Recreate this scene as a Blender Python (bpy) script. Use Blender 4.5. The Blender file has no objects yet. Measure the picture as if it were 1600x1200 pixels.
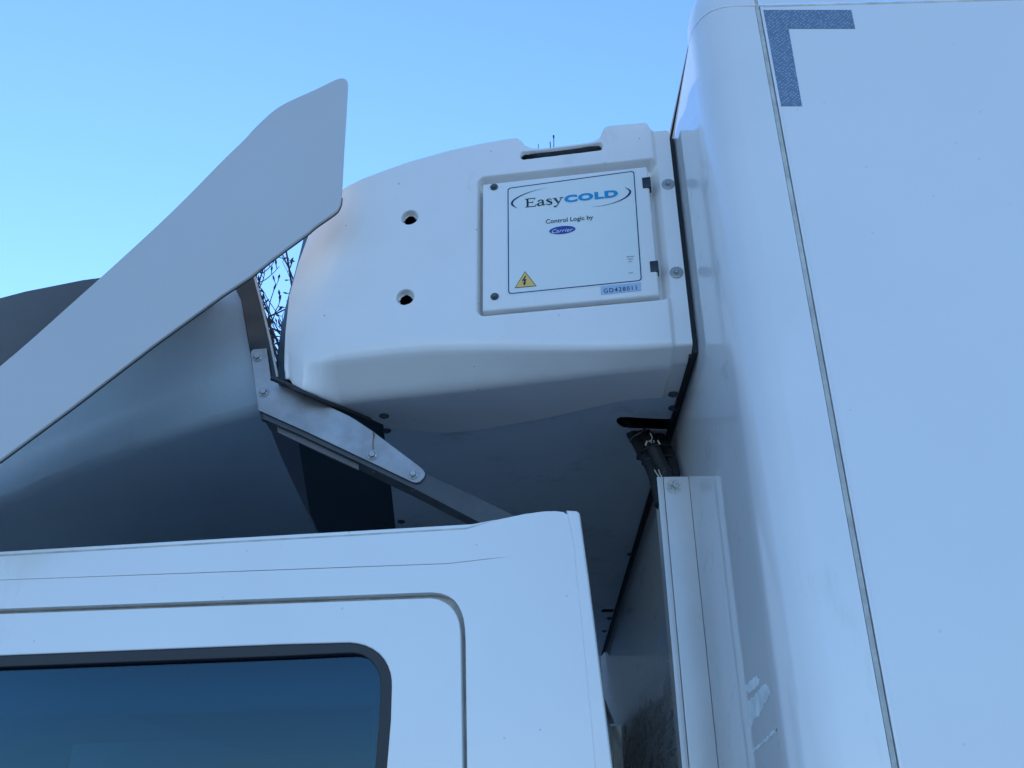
import bpy, bmesh, math, random
from mathutils import Vector, Matrix
random.seed(7)
S = bpy.context.scene
COL = S.collection

# ------------------------------------------------------------------ camera
F = 1500.0                                   # focal length in pixels of a 1600 px wide frame
CAM = Vector((0.0, 0.0, 1.6))
zc = Vector((-40, 2923, -F)).normalized()    # world up seen from the camera
yh = (F*F - 40*38)/2923
yc = Vector((38, -yh, -F)).normalized()      # world +Y (straight across the truck)
xc = yc.cross(zc)
R = Matrix((xc, yc, zc))                     # camera -> world
cam_data = bpy.data.cameras.new('camera')
cam = bpy.data.objects.new('camera', cam_data); COL.objects.link(cam)
cam.matrix_world = Matrix.Translation(CAM) @ R.to_4x4()
cam_data.sensor_width = 36; cam_data.sensor_fit = 'HORIZONTAL'
cam_data.lens = F/1600*36
cam_data.clip_start = 0.05; cam_data.clip_end = 2000
S.camera = cam

# ------------------------------------------------------------------ sky, sun, exposure
SUN_ELEV, SUN_AZ = 25.0, -18.0               # azimuth measured from +Y towards +X
w = bpy.data.worlds.new('World'); S.world = w; w.use_nodes = True
nt = w.node_tree; bg = nt.nodes['Background']
sky = nt.nodes.new('ShaderNodeTexSky'); sky.sky_type = 'NISHITA'; sky.sun_disc = False
sky.sun_elevation = math.radians(SUN_ELEV); sky.sun_rotation = math.radians(SUN_AZ)
sky.air_density = 1.0; sky.dust_density = 0.0; sky.ozone_density = 3.0; sky.altitude = 50
nt.links.new(sky.outputs[0], bg.inputs['Color']); bg.inputs['Strength'].default_value = 0.15
sl = bpy.data.lights.new('sun', 'SUN'); sl.energy = 2.2; sl.angle = math.radians(0.5); sl.color = (1.0, 0.95, 0.87)
sun = bpy.data.objects.new('sun', sl); COL.objects.link(sun)
e, a = math.radians(SUN_ELEV), math.radians(SUN_AZ)
to_sun = Vector((math.sin(a)*math.cos(e), math.cos(a)*math.cos(e), math.sin(e)))
sun.rotation_euler = to_sun.to_track_quat('Z', 'Y').to_euler(); sun.location = (0, 0, 30)
S.view_settings.view_transform = 'Standard'; S.view_settings.look = 'None'
S.view_settings.gamma = 1; S.view_settings.use_curve_mapping = False
S.view_settings.exposure = 0.96
S.view_settings.use_white_balance = True          # the phone's cool daylight balance
S.view_settings.white_balance_temperature = 5480; S.view_settings.white_balance_tint = 10
S.render.engine = 'CYCLES'

# ------------------------------------------------------------------ materials
def mat(name, col, rough=0.5, metal=0.0, coat=0.0, bump=0.0, bscale=60, var=0.0, vscale=6,
        specks=0.0, dirt=None, dscale=(3, 3, 3), dlo=0.5, dhi=0.75, rvar=0.0, spec=0.5, extra=None):
    m = bpy.data.materials.new(name); m.use_nodes = True
    n = m.node_tree; b = n.nodes['Principled BSDF']; L = n.links
    b.inputs['Roughness'].default_value = rough; b.inputs['Metallic'].default_value = metal
    b.inputs['Specular IOR Level'].default_value = spec
    if coat: b.inputs['Coat Weight'].default_value = coat; b.inputs['Coat Roughness'].default_value = 0.05
    tc = n.nodes.new('ShaderNodeTexCoord'); src = tc.outputs['Object']
    def noise(scale, detail=4, vec=None, rough_=0.6):
        t = n.nodes.new('ShaderNodeTexNoise'); t.inputs['Scale'].default_value = scale
        t.inputs['Detail'].default_value = detail; t.inputs['Roughness'].default_value = rough_
        L.new(vec or src, t.inputs['Vector']); return t.outputs['Fac']
    def ramp(fac, lo, hi, a=0.0, c=1.0):
        r = n.nodes.new('ShaderNodeMapRange'); r.inputs[1].default_value = lo; r.inputs[2].default_value = hi
        r.inputs[3].default_value = a; r.inputs[4].default_value = c; L.new(fac, r.inputs[0]); return r.outputs[0]
    def mix(fac, a_, b_):
        x = n.nodes.new('ShaderNodeMix'); x.data_type = 'RGBA'
        if hasattr(fac, 'links'): L.new(fac, x.inputs[0])
        else: x.inputs[0].default_value = fac
        for i, v in ((6, a_), (7, b_)):
            if hasattr(v, 'links'): L.new(v, x.inputs[i])
            else: x.inputs[i].default_value = (*v, 1)
        return x.outputs[2]
    c = col
    if var:
        c = mix(ramp(noise(vscale, 5), 0.3, 0.7), tuple(v*(1-var) for v in col), tuple(min(1, v*(1+var*0.5)) for v in col))
    if dirt:
        mp = n.nodes.new('ShaderNodeMapping'); mp.inputs['Scale'].default_value = dscale
        L.new(src, mp.inputs[0])
        f = ramp(noise(1.0, 8, mp.outputs[0], 0.7), dlo, dhi, 0.0, 0.8)
        c = mix(f, c, dirt)
    if specks:
        v = n.nodes.new('ShaderNodeTexVoronoi'); v.inputs['Scale'].default_value = 22
        L.new(src, v.inputs['Vector'])
        f = ramp(v.outputs['Distance'], 0.035, 0.05, specks, 0.0)
        c = mix(f, c, (0.12, 0.11, 0.10))
    if hasattr(c, 'links'): L.new(c, b.inputs['Base Color'])
    else: b.inputs['Base Color'].default_value = (*c, 1)
    if rvar:
        L.new(ramp(noise(vscale*1.7, 5), 0.3, 0.7, max(0.02, rough-rvar), rough+rvar), b.inputs['Roughness'])
    if bump:
        bn = n.nodes.new('ShaderNodeBump'); bn.inputs['Strength'].default_value = 1.0
        bn.inputs['Distance'].default_value = bump
        L.new(noise(bscale, 3), bn.inputs['Height']); L.new(bn.outputs[0], b.inputs['Normal'])
    if extra: extra(n, b, L, src, noise, ramp, mix)
    return m

M = {}
def wall_extra(n, b, L, src, noise, ramp, mix):
    # dusty matt grime on the wall low down behind the cab
    sp = n.nodes.new('ShaderNodeSeparateXYZ'); L.new(src, sp.inputs[0])
    a_ = ramp(sp.outputs['Z'], 2.12, 1.90, 0.0, 1.0); c_ = ramp(sp.outputs['Y'], 1.60, 1.85, 0.0, 1.0)
    def mul(x, y):
        m_ = n.nodes.new('ShaderNodeMath'); m_.operation = 'MULTIPLY'; L.new(x, m_.inputs[0]); L.new(y, m_.inputs[1]); return m_.outputs[0]
    mp = n.nodes.new('ShaderNodeMapping'); mp.inputs['Scale'].default_value = (1, 7, 30); L.new(src, mp.inputs[0])
    f = mul(mul(a_, c_), ramp(noise(1.0, 9, mp.outputs[0], 0.75), 0.42, 0.60))
    g = n.nodes.new('ShaderNodeMapRange'); g.inputs[3].default_value = 0.045; g.inputs[4].default_value = 0.55; L.new(f, g.inputs[0])
    L.new(g.outputs[0], b.inputs['Roughness'])
def duct_extra(n, b, L, src, noise, ramp, mix):
    # dirty thumb mark near the top of the duct, thin grime streaks
    vd = n.nodes.new('ShaderNodeVectorMath'); vd.operation = 'DISTANCE'; L.new(src, vd.inputs[0]); vd.inputs[1].default_value = (0.262, 1.63, 2.222)
    a_ = ramp(vd.outputs['Value'], 0.004, 0.017, 1.0, 0.0)
    m_ = n.nodes.new('ShaderNodeMath'); m_.operation = 'MULTIPLY'; L.new(a_, m_.inputs[0]); L.new(ramp(noise(260, 3), 0.35, 0.6), m_.inputs[1])
    c = mix(ramp(noise(9, 4), 0.3, 0.75), (0.70, 0.68, 0.65), (0.77, 0.755, 0.73))
    c = mix(m_.outputs[0], c, (0.24, 0.23, 0.17))
    L.new(c, b.inputs['Base Color'])
M['gelcoat'] = mat('white_gelcoat', (0.83, 0.795, 0.755), 0.36, coat=0.35, var=0.05, vscale=5, specks=0.5, bump=0.0006, bscale=9, rvar=0.06,
                   dirt=(0.5, 0.49, 0.46), dscale=(7, 7, 3), dlo=0.6, dhi=0.85)
M['cab_paint'] = mat('white_cab_paint', (0.86, 0.84, 0.81), 0.28, coat=0.5, var=0.03, vscale=3, bump=0.0004, bscale=6, specks=0.25,
                     dirt=(0.6, 0.59, 0.56), dscale=(5, 5, 2), dlo=0.62, dhi=0.9)
M['wall_paint'] = mat('glossy_white_wall', (0.74, 0.73, 0.715), 0.045, var=0.03, vscale=4, bump=0.0005, bscale=3.0,
                      dirt=(0.40, 0.41, 0.40), dscale=(1.0, 9, 16), dlo=0.58, dhi=0.8, extra=wall_extra)
M['corner_paint'] = mat('white_corner_post', (0.78, 0.765, 0.75), 0.22, coat=0.3, var=0.05, vscale=4, bump=0.0004, bscale=5,
                        dirt=(0.55, 0.54, 0.50), dscale=(9, 9, 2.5), dlo=0.6, dhi=0.85)
M['side_paint'] = mat('white_side_panel', (0.80, 0.79, 0.78), 0.3, var=0.03, vscale=3, bump=0.0004, bscale=5, specks=0.15)
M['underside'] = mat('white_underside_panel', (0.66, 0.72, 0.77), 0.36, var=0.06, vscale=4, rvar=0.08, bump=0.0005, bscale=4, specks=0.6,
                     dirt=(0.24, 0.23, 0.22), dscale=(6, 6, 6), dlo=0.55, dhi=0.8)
M['fin'] = mat('satin_white_fin', (0.56, 0.545, 0.53), 0.32, var=0.04, vscale=3, bump=0.0005, bscale=4)
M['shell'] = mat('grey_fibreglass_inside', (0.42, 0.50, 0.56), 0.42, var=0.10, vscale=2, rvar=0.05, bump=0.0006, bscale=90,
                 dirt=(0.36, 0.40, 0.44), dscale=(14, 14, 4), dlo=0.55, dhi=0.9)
M['black_plastic'] = mat('black_plastic', (0.014, 0.022, 0.030), 0.4, var=0.2, vscale=14, rvar=0.1)
M['tray_black'] = mat('matt_black_tray', (0.035, 0.060, 0.080), 0.6, spec=0.3)
M['dull_steel'] = mat('dull_brown_grey_steel', (0.13, 0.12, 0.12), 0.45, metal=0.2, var=0.2, vscale=20)
M['black_rubber'] = mat('black_rubber', (0.022, 0.024, 0.027), 0.5, bump=0.0004, bscale=120)
M['dark_inside'] = mat('dark_interior', (0.01, 0.01, 0.012), 0.8)
M['dark_metal'] = mat('dark_painted_steel', (0.05, 0.055, 0.06), 0.38, var=0.3, vscale=18, rvar=0.1,
                      dirt=(0.12, 0.105, 0.09), dscale=(20, 20, 20), dlo=0.6, dhi=0.8)
M['aluminium'] = mat('matt_aluminium_white', (0.62, 0.62, 0.62), 0.32, metal=0.1,
                     extra=duct_extra)
M['sealant'] = mat('beige_sealant', (0.56, 0.55, 0.50), 0.7, bump=0.002, bscale=60, var=0.3, vscale=30)
M['zinc'] = mat('zinc_bolt', (0.36, 0.36, 0.35), 0.42, metal=0.7, var=0.3, vscale=150, rvar=0.1)
M['dull_bolt'] = mat('dull_grey_screw', (0.10, 0.11, 0.12), 0.45, metal=0.3, var=0.3, vscale=150)
M['clear_washer'] = mat('grey_plastic_washer', (0.34, 0.35, 0.34), 0.25, coat=0.4)
M['navy'] = mat('navy_print', (0.012, 0.022, 0.11), 0.4)
M['ink'] = mat('black_print', (0.012, 0.016, 0.025), 0.4)
M['cyan'] = mat('bright_blue_print', (0.03, 0.28, 0.56), 0.4)
M['royal'] = mat('royal_blue_print', (0.03, 0.045, 0.28), 0.4)
M['white_print'] = mat('white_print', (0.75, 0.78, 0.8), 0.4)
M['decal'] = mat('satin_decal_sheet', (0.76, 0.78, 0.74), 0.38, var=0.02, vscale=6)
M['yellow'] = mat('yellow_print', (0.80, 0.52, 0.12), 0.4)
M['label_blue'] = mat('pale_blue_label', (0.42, 0.53, 0.66), 0.4, var=0.06, vscale=60)
M['cable_tie'] = mat('pale_cable_tie', (0.62, 0.58, 0.50), 0.5)
M['tie_brown'] = mat('brown_grey_tie', (0.16, 0.13, 0.12), 0.5)
M['scuff'] = mat('bare_white_scuff', (0.93, 0.92, 0.90), 0.25, coat=0.6)
M['bark'] = mat('grey_brown_bark', (0.04, 0.032, 0.028), 0.85, var=0.4, vscale=10)
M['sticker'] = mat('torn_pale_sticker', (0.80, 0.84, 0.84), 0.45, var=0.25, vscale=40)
M['tank'] = mat('grey_headliner', (0.35, 0.36, 0.37), 0.8)

def door_extra(n, b, L, src, noise, ramp, mix): pass
M['door_paint'] = mat('white_control_door', (0.82, 0.80, 0.77), 0.36, var=0.03, vscale=8, bump=0.0003, bscale=300)

# bracket: brushed galvanised steel with blotches
def br_extra(n, b, L, src, noise, ramp, mix):
    f = ramp(noise(16, 6), 0.35, 0.7)
    f2 = ramp(noise(170, 3), 0.64, 0.72, 0, 0.45)
    c = mix(f, (0.27, 0.265, 0.27), (0.40, 0.40, 0.41)); c = mix(f2, c, (0.30, 0.25, 0.20))
    L.new(c, b.inputs['Base Color'])
M['bracket'] = mat('galvanised_steel_plate', (0.6, 0.6, 0.6), 0.42, metal=0.35, rvar=0.12, vscale=9, extra=br_extra)
M['rust'] = mat('brown_rust_streak', (0.20, 0.13, 0.07), 0.8, var=0.5, vscale=90)

# patterned blue reflective film of the big letter
def film_extra(n, b, L, src, noise, ramp, mix):
    mp = n.nodes.new('ShaderNodeMapping'); mp.inputs['Rotation'].default_value = (0, math.radians(45), 0)
    mp.inputs['Scale'].default_value = (210, 0.01, 210)
    L.new(src, mp.inputs[0])
    v = n.nodes.new('ShaderNodeTexVoronoi'); v.inputs['Scale'].default_value = 1.0; v.inputs['Randomness'].default_value = 0.35
    L.new(mp.outputs[0], v.inputs['Vector'])
    f = ramp(v.outputs['Distance'], 0.18, 0.42, 1.0, 0.0)
    c = mix(f, (0.14, 0.195, 0.28), (0.36, 0.43, 0.51))
    L.new(c, b.inputs['Base Color'])
M['film'] = mat('blue_dotted_reflective_film', (0.1, 0.2, 0.4), 0.3, extra=film_extra)

# tinted car window
def glass_mat():
    m = bpy.data.materials.new('tinted_window_glass'); m.use_nodes = True
    n = m.node_tree; n.nodes.clear()
    o = n.nodes.new('ShaderNodeOutputMaterial'); mx = n.nodes.new('ShaderNodeMixShader')
    t = n.nodes.new('ShaderNodeBsdfTransparent'); t.inputs[0].default_value = (0.30, 0.40, 0.48, 1)
    g = n.nodes.new('ShaderNodeBsdfGlossy'); g.inputs['Roughness'].default_value = 0.01
    fr = n.nodes.new('ShaderNodeFresnel'); fr.inputs[0].default_value = 1.55
    g.inputs['Color'].default_value = (0.50, 0.78, 1.0, 1)
    n.links.new(fr.outputs[0], mx.inputs[0]); n.links.new(t.outputs[0], mx.inputs[1]); n.links.new(g.outputs[0], mx.inputs[2])
    n.links.new(mx.outputs[0], o.inputs[0]); return m
M['glass'] = glass_mat()

# asphalt yard
def gr_extra(n, b, L, src, noise, ramp, mix):
    c = mix(ramp(noise(0.6, 6), 0.35, 0.7), (0.20, 0.205, 0.21), (0.27, 0.27, 0.268))
    c = mix(ramp(noise(160, 2), 0.55, 0.7, 0, 0.5), c, (0.14, 0.135, 0.13))
    L.new(c, b.inputs['Base Color'])
M['asphalt'] = mat('asphalt', (0.06, 0.06, 0.06), 0.9, bump=0.01, bscale=120, extra=gr_extra)

# ------------------------------------------------------------------ helpers
def thing(name, label, cat, loc, group=None):
    o = bpy.data.objects.new(name, None); COL.objects.link(o); o.location = loc
    o.empty_display_size = 0.2
    o['label'] = label; o['category'] = cat
    if group: o['group'] = group
    return o
def world_loc(o):
    v = Vector(o.location)
    while o.parent is not None:
        o = o.parent; v = v + Vector(o.location)
    return v
def link(name, me, m, parent=None, smooth=None, label=None):
    o = bpy.data.objects.new(name, me); COL.objects.link(o)
    if m is not None and not me.materials: me.materials.append(M[m])
    if parent is not None:
        o.parent = parent
        o.matrix_parent_inverse = Matrix.Translation(-world_loc(parent)) if parent.type == 'EMPTY' else Matrix.Identity(4)
    if smooth is not None:
        me.polygons.foreach_set('use_smooth', [True]*len(me.polygons))
        if smooth < 180: me.set_sharp_from_angle(angle=math.radians(smooth))
    if label: o['label'] = label
    return o
def mesh(name, vs, fs):
    me = bpy.data.meshes.new(name); me.from_pydata([tuple(v) for v in vs], [], fs); me.update(); return me
def ray(u, v): return R @ Vector((u-800, 600-v, -F))
def at(u, v, ax, val):
    r = ray(u, v); t = (val-CAM[ax])/r[ax]; return CAM + r*t

class Frame:
    """a flat work plane: origin, right axis, up axis, outward normal"""
    def __init__(s, o, u, v):
        s.o = Vector(o); s.u = Vector(u).normalized(); s.v = Vector(v).normalized(); s.n = s.u.cross(s.v).normalized()
    def px(s, x, y):
        r = ray(x, y); t = (s.o-CAM).dot(s.n)/r.dot(s.n); p = CAM+r*t-s.o
        return (p.dot(s.u), p.dot(s.v))
    def w(s, a, b, d=0): return s.o + s.u*a + s.v*b + s.n*d
    def matrix(s, a=0, b=0, d=0):
        m = Matrix((s.u, s.v, s.n)).transposed().to_4x4(); m.translation = s.w(a, b, d); return m
    def off(s, d): return Frame(s.o+s.n*d, s.u, s.v)

def flat(name, fr, loops, t, m, parent=None, bevel=0.0, d=0.0, bres=2, label=None, smooth=35):
    """a sheet cut to the given loops (first outer, rest holes), its front face at distance d, thickness t going back"""
    cu = bpy.data.curves.new('tmp', 'CURVE'); cu.dimensions = '2D'; cu.fill_mode = 'BOTH'
    for lp in loops:
        sp = cu.splines.new('POLY'); sp.points.add(len(lp)-1); sp.use_cyclic_u = True
        for i, (x, y) in enumerate(lp): sp.points[i].co = (x, y, 0, 1)
    cu.extrude = max(0.0, t/2-bevel); cu.bevel_depth = bevel; cu.bevel_resolution = bres; cu.offset = -bevel
    ob = bpy.data.objects.new('tmp', cu); COL.objects.link(ob)
    dg = bpy.context.evaluated_depsgraph_get()
    me = bpy.data.meshes.new_from_object(ob.evaluated_get(dg)); me.name = name
    bpy.data.objects.remove(ob); bpy.data.curves.remove(cu)
    me.materials.clear(); me.transform(fr.matrix(0, 0, d-t/2))
    return link(name, me, m, parent, smooth, label)

def smooth_path(pts, n=8, closed=False):
    out = []; N = len(pts); rng = N if closed else N-1
    for i in range(rng):
        g = (lambda k: pts[k % N]) if closed else (lambda k: pts[min(max(k, 0), N-1)])
        p0, p1, p2, p3 = g(i-1), g(i), g(i+1), g(i+2)
        for j in range(n):
            t = j/n
            out.append(tuple(0.5*((2*p1[k])+(-p0[k]+p2[k])*t+(2*p0[k]-5*p1[k]+4*p2[k]-p3[k])*t*t+(-p0[k]+3*p1[k]-3*p2[k]+p3[k])*t**3) for k in range(len(p1))))
    if not closed: out.append(tuple(pts[-1]))
    return out
def interp(tab, x):
    if x <= tab[0][0]: return tab[0][1]
    for (a_, b_), (c_, d_) in zip(tab, tab[1:]):
        if x <= c_: return b_+(d_-b_)*(x-a_)/(c_-a_)
    return tab[-1][1]
def rrect(x0, y0, x1, y1, r, n=6):
    out = []
    for cx, cy, a0 in ((x1-r, y1-r, 0), (x0+r, y1-r, 90), (x0+r, y0+r, 180), (x1-r, y0+r, 270)):
        for i in range(n+1):
            t = math.radians(a0+90*i/n); out.append((cx+r*math.cos(t), cy+r*math.sin(t)))
    return out
def box(name, fr, x0, x1, y0, y1, z0, z1, m, parent=None, bevel=0.0, label=None):
    bm = bmesh.new(); bmesh.ops.create_cube(bm, size=1)
    for v in bm.verts: v.co = ((x0+x1)/2+v.co.x*(x1-x0), (y0+y1)/2+v.co.y*(y1-y0), (z0+z1)/2+v.co.z*(z1-z0))
    if bevel: bmesh.ops.bevel(bm, geom=bm.edges[:], offset=bevel, segments=3, affect='EDGES', profile=0.5)
    bmesh.ops.transform(bm, matrix=fr.matrix(), verts=bm.verts)
    me = bpy.data.meshes.new(name); bm.to_mesh(me); bm.free()
    return link(name, me, m, parent, 40 if bevel else None, label)
WORLD = Frame((0, 0, 0), (1, 0, 0), (0, 1, 0))     # n = +Z
def tube_mesh(paths, sides=8):
    """paths: list of lists of (point, radius)"""
    vs, fs = [], []
    for path in paths:
        base = len(vs); prev = None
        for i, (p, r) in enumerate(path):
            p = Vector(p); q = Vector(path[min(i+1, len(path)-1)][0]); o = Vector(path[max(i-1, 0)][0])
            d = (q-o).normalized()
            ref = prev if prev is not None else (Vector((0, 0, 1)) if abs(d.z) < 0.9 else Vector((1, 0, 0)))
            a_ = d.cross(ref); a_ = a_.normalized() if a_.length > 1e-6 else d.orthogonal().normalized()
            b_ = a_.cross(d).normalized(); prev = b_
            for k in range(sides):
                t = 2*math.pi*k/sides; vs.append(p+a_*math.cos(t)*r+b_*math.sin(t)*r)
        n = len(path)
        for i in range(n-1):
            for k in range(sides):
                a0 = base+i*sides+k; a1 = base+i*sides+(k+1) % sides
                fs.append((a0, a1, a1+sides, a0+sides))
        fs.append(tuple(base+k for k in range(sides))[::-1]); fs.append(tuple(base+(n-1)*sides+k for k in range(sides)))
    return vs, fs
def tubes(name, paths, m, parent=None, sides=8, label=None):
    vs, fs = tube_mesh(paths, sides); return link(name, mesh(name, vs, fs), m, parent, 60, label)

# bolt: washer + flange + chamfered hex (or round) head, along +Z
def bolt_mesh(name, wr, wt, hr, ht, sides, m, dome=False):
    bm = bmesh.new()
    def lathe(profile, seg, rot=0):
        rings = []
        for r, z in profile:
            rings.append([bm.verts.new((r*math.cos(rot+2*math.pi*k/seg), r*math.sin(rot+2*math.pi*k/seg), z)) for k in range(seg)])
        for A, B in zip(rings, rings[1:]):
            for k in range(seg): bm.faces.new((A[k], A[(k+1) % seg], B[(k+1) % seg], B[k]))
        bm.faces.new(rings[-1])
    lathe([(wr, -0.001), (wr, wt*0.8), (wr*0.96, wt)], 24)
    if dome: lathe([(hr, wt*0.9), (hr*0.95, wt+ht*0.5), (hr*0.7, wt+ht*0.9), (hr*0.3, wt+ht)], 16)
    else:
        lathe([(hr*1.12, wt*0.9), (hr*1.12, wt+ht*0.15), (hr, wt+ht*0.25)], 20)
        lathe([(hr*0.93, wt+ht*0.15), (hr*0.93, wt+ht*0.88), (hr*0.80, wt+ht)], sides, 0.35)
    me = bpy.data.meshes.new(name); bm.to_mesh(me); bm.free(); me.materials.append(M[m])
    me.polygons.foreach_set('use_smooth', [True]*len(me.polygons)); me.set_sharp_from_angle(angle=math.radians(35))
    return me
BOLT_HEX = bolt_mesh('bolt', 0.0098, 0.0014, 0.0068, 0.0055, 6, 'zinc')
BOLT_DOOR = bolt_mesh('bolt', 0.0075, 0.0014, 0.0048, 0.004, 6, 'dull_bolt')
BOLT_FLANGE = bolt_mesh('bolt', 0.0062, 0.001, 0.0045, 0.003, 12, 'zinc', True)
BOLT_UNDER = bolt_mesh('bolt', 0.0095, 0.0014, 0.006, 0.003, 6, 'dull_bolt')
def put(me, mtx, parent, name='bolt', label=None):
    o = bpy.data.objects.new(name, me); COL.objects.link(o); o.parent = parent
    root = parent
    o.matrix_local = Matrix.Translation(-world_loc(parent)) @ mtx if parent.type == 'EMPTY' else mtx
    if parent.type != 'EMPTY' and parent.parent is not None:
        pass
    if label: o['label'] = label
    return o

def lettering(name, text, fr, p0, p1, cap, m, parent, d=0.0004, bold=0.0, shear=0.0, space=1.0, label=None):
    """text set so that its ink runs from pixel p0 to pixel p1 along the baseline, capital height in metres"""
    a0 = Vector(fr.px(*p0)); a1 = Vector(fr.px(*p1))
    cu = bpy.data.curves.new('tmp', 'FONT'); cu.body = text; cu.offset = bold; cu.shear = shear; cu.space_character = space
    cu.resolution_u = 4
    ob = bpy.data.objects.new('tmp', cu); COL.objects.link(ob)
    dg = bpy.context.evaluated_depsgraph_get(); me = bpy.data.meshes.new_from_object(ob.evaluated_get(dg))
    bpy.data.objects.remove(ob); bpy.data.curves.remove(cu); me.name = name; me.materials.clear()
    xs = [v.co.x for v in me.vertices]; wv = a1-a0; L_ = wv.length
    sx = L_/(max(xs)-min(xs)); sy = cap/0.70
    ang = math.atan2(wv.y, wv.x)
    me.transform(Matrix.Translation((-min(xs), 0, 0)))
    me.transform(Matrix.Diagonal((sx, sy, 1, 1)))
    me.transform(Matrix.Rotation(ang, 4, 'Z')); me.transform(Matrix.Translation((a0.x, a0.y, 0)))
    me.transform(fr.matrix(0, 0, d)); return link(name, me, m, parent, None, label)

def ribbons(name, fr, strokes, m, parent, d=0.0004, label=None):
    """strokes: list of [(x, y, width), ...] in frame metres; each a flat brush stroke"""
    vs, fs = [], []
    for si, st in enumerate(strokes):
        b0 = len(vs); n = len(st)
        for i, (x, y, wd) in enumerate(st):
            x0, y0 = st[max(i-1, 0)][:2]; x1, y1 = st[min(i+1, n-1)][:2]
            t = Vector((x1-x0, y1-y0)); t = t.normalized() if t.length else Vector((1, 0)); nn = Vector((-t.y, t.x))*wd/2
            vs += [fr.w(x-nn.x, y-nn.y, d+si*0.00003), fr.w(x+nn.x, y+nn.y, d+si*0.00003)]
        for i in range(n-1): fs.append((b0+2*i, b0+2*i+2, b0+2*i+3, b0+2*i+1))
    return link(name, mesh(name, vs, fs), m, parent, None, label)

# ------------------------------------------------------------------ ground
gs = mesh('ground', [(-400, -400, 0), (400, -400, 0), (400, 400, 0), (-400, 400, 0)], [(0, 1, 2, 3)])
g = link('ground', gs, 'asphalt'); g['kind'] = 'structure'

# ================================================================== TRUCK
truck = thing('refrigerated_truck', 'white delivery truck with glossy insulated cargo box behind a low white cab', 'truck', (0.3, 2.6, 0))
XW, YB, ZT = 0.291, 1.127, 2.866          # front wall plane, near side plane, top seam
YFAR = 4.2
# front wall (a real panel with thickness)
box('front_wall', WORLD, XW, XW+0.05, 1.2090, YFAR-0.08, 0.7, ZT-0.003, 'wall_paint', truck)
# top trim of the wall: dark rubber line along the roof edge
vs = [(XW-0.0002, 1.21, ZT-0.003), (XW-0.0048, 1.46, ZT-0.004), (XW-0.006, YFAR-.1, ZT-0.004), (XW-0.006, YFAR-.1, ZT+0.006), (XW-0.0048, 1.46, ZT+0.0065), (XW-0.0002, 1.21, ZT+0.001),
      (XW+0.03, 1.21, ZT-0.003), (XW+0.03, 1.46, ZT-0.003), (XW+0.03, YFAR-.1, ZT-0.003), (XW+0.03, YFAR-.1, ZT+0.006), (XW+0.03, 1.46, ZT+0.006), (XW+0.03, 1.21, ZT+0.001)]
fs = [(0, 1, 4, 5), (1, 2, 3, 4), (5, 4, 10, 11), (4, 3, 9, 10), (0, 6, 7, 1), (1, 7, 8, 2), (0, 5, 11, 6), (2, 8, 9, 3)]
link('top_trim', mesh('top_trim', vs, fs), 'black_rubber', truck)
# rounded corner post
prof = smooth_path([(0.2910, 1.2092), (0.2925, 1.183), (0.2995, 1.159), (0.313, 1.140), (0.332, 1.1295), (0.352, 1.1265), (0.388, 1.1265)], 8)
def loft(name, rings, m, parent, closed=False, smooth=50, label=None):
    vs = [v for r in rings for v in r]; n = len(rings[0]); fs = []
    for i in range(len(rings)-1):
        for k in range(n-1+(1 if closed else 0)):
            k2 = (k+1) % n; fs.append((i*n+k, i*n+k2, (i+1)*n+k2, (i+1)*n+k))
    return link(name, mesh(name, vs, fs), m, parent, smooth, label)
inner = [(0.388, 1.16), (0.33, 1.209)]
loop = prof+inner
loft('corner_post', [[(x, y, z) for x, y in loop] for z in (0.7, 1.2, 1.7, 2.2, ZT-0.0022)], 'corner_paint', truck, True)
# sealant seams
loft('seam_sealant', [[(x+0.0006, y+0.0009, z) for x, y in loop] for z in (ZT-0.0024, ZT+0.0024)], 'sealant', truck, True)
box('seam_sealant', WORLD, 0.389, 0.3950, 1.1272, 1.16, 0.7, 3.1, 'sealant', truck)
box('seam_sealant', WORLD, 0.3965, 5.5, 1.1285, 1.16, ZT-0.0035, ZT+0.003, 'sealant', truck)
# domed corner cap and roof rail above the seam
rings = []
for i in range(13):
    z = ZT+0.0022 + 0.20*i/12; dd = 0.30-math.sqrt(max(0, 0.30**2-(0.225*i/12)**2))
    rings.append([(min(x+dd*1.0, 0.3882) if x < 0.385 else x, y+dd*0.8, z) for x, y in prof])
loft('corner_cap', rings, 'corner_paint', truck)
rings = []
for i in range(13):
    z = ZT+0.0035 + 0.20*i/12; dd = 0.30-math.sqrt(max(0, 0.30**2-(0.225*i/12)**2))
    rings.append([(x, 1.1265+dd*0.8, z) for x in (0.3965, 1.5, 5.5)])
loft('roof_rail', rings, 'corner_paint', truck)
box('side_panel', WORLD, 0.3965, 5.5, YB, YB+0.06, 0.7, ZT-0.004, 'side_paint', truck)
box('thin_edge_bead', WORLD, 0.3962, 0.4005, YB-0.0018, YB-0.0002, 0.7, ZT-0.004, 'corner_paint', truck, 0.0006)
box('side_panel', WORLD, XW+0.06, 5.5, YFAR-0.06, YFAR, 0.7, ZT, 'side_paint', truck)
box('rear_wall', WORLD, 5.44, 5.5, YB+0.07, YFAR-0.07, 0.7, ZT, 'side_paint', truck)
box('box_floor', WORLD, XW+0.06, 5.43, YB+0.07, YFAR-0.07, 0.6, 0.7, 'dark_metal', truck)
box('roof_panel', WORLD, XW+0.055, 5.43, YB+0.12, YFAR-0.07, ZT-0.04, ZT-0.005, 'side_paint', truck)

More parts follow.
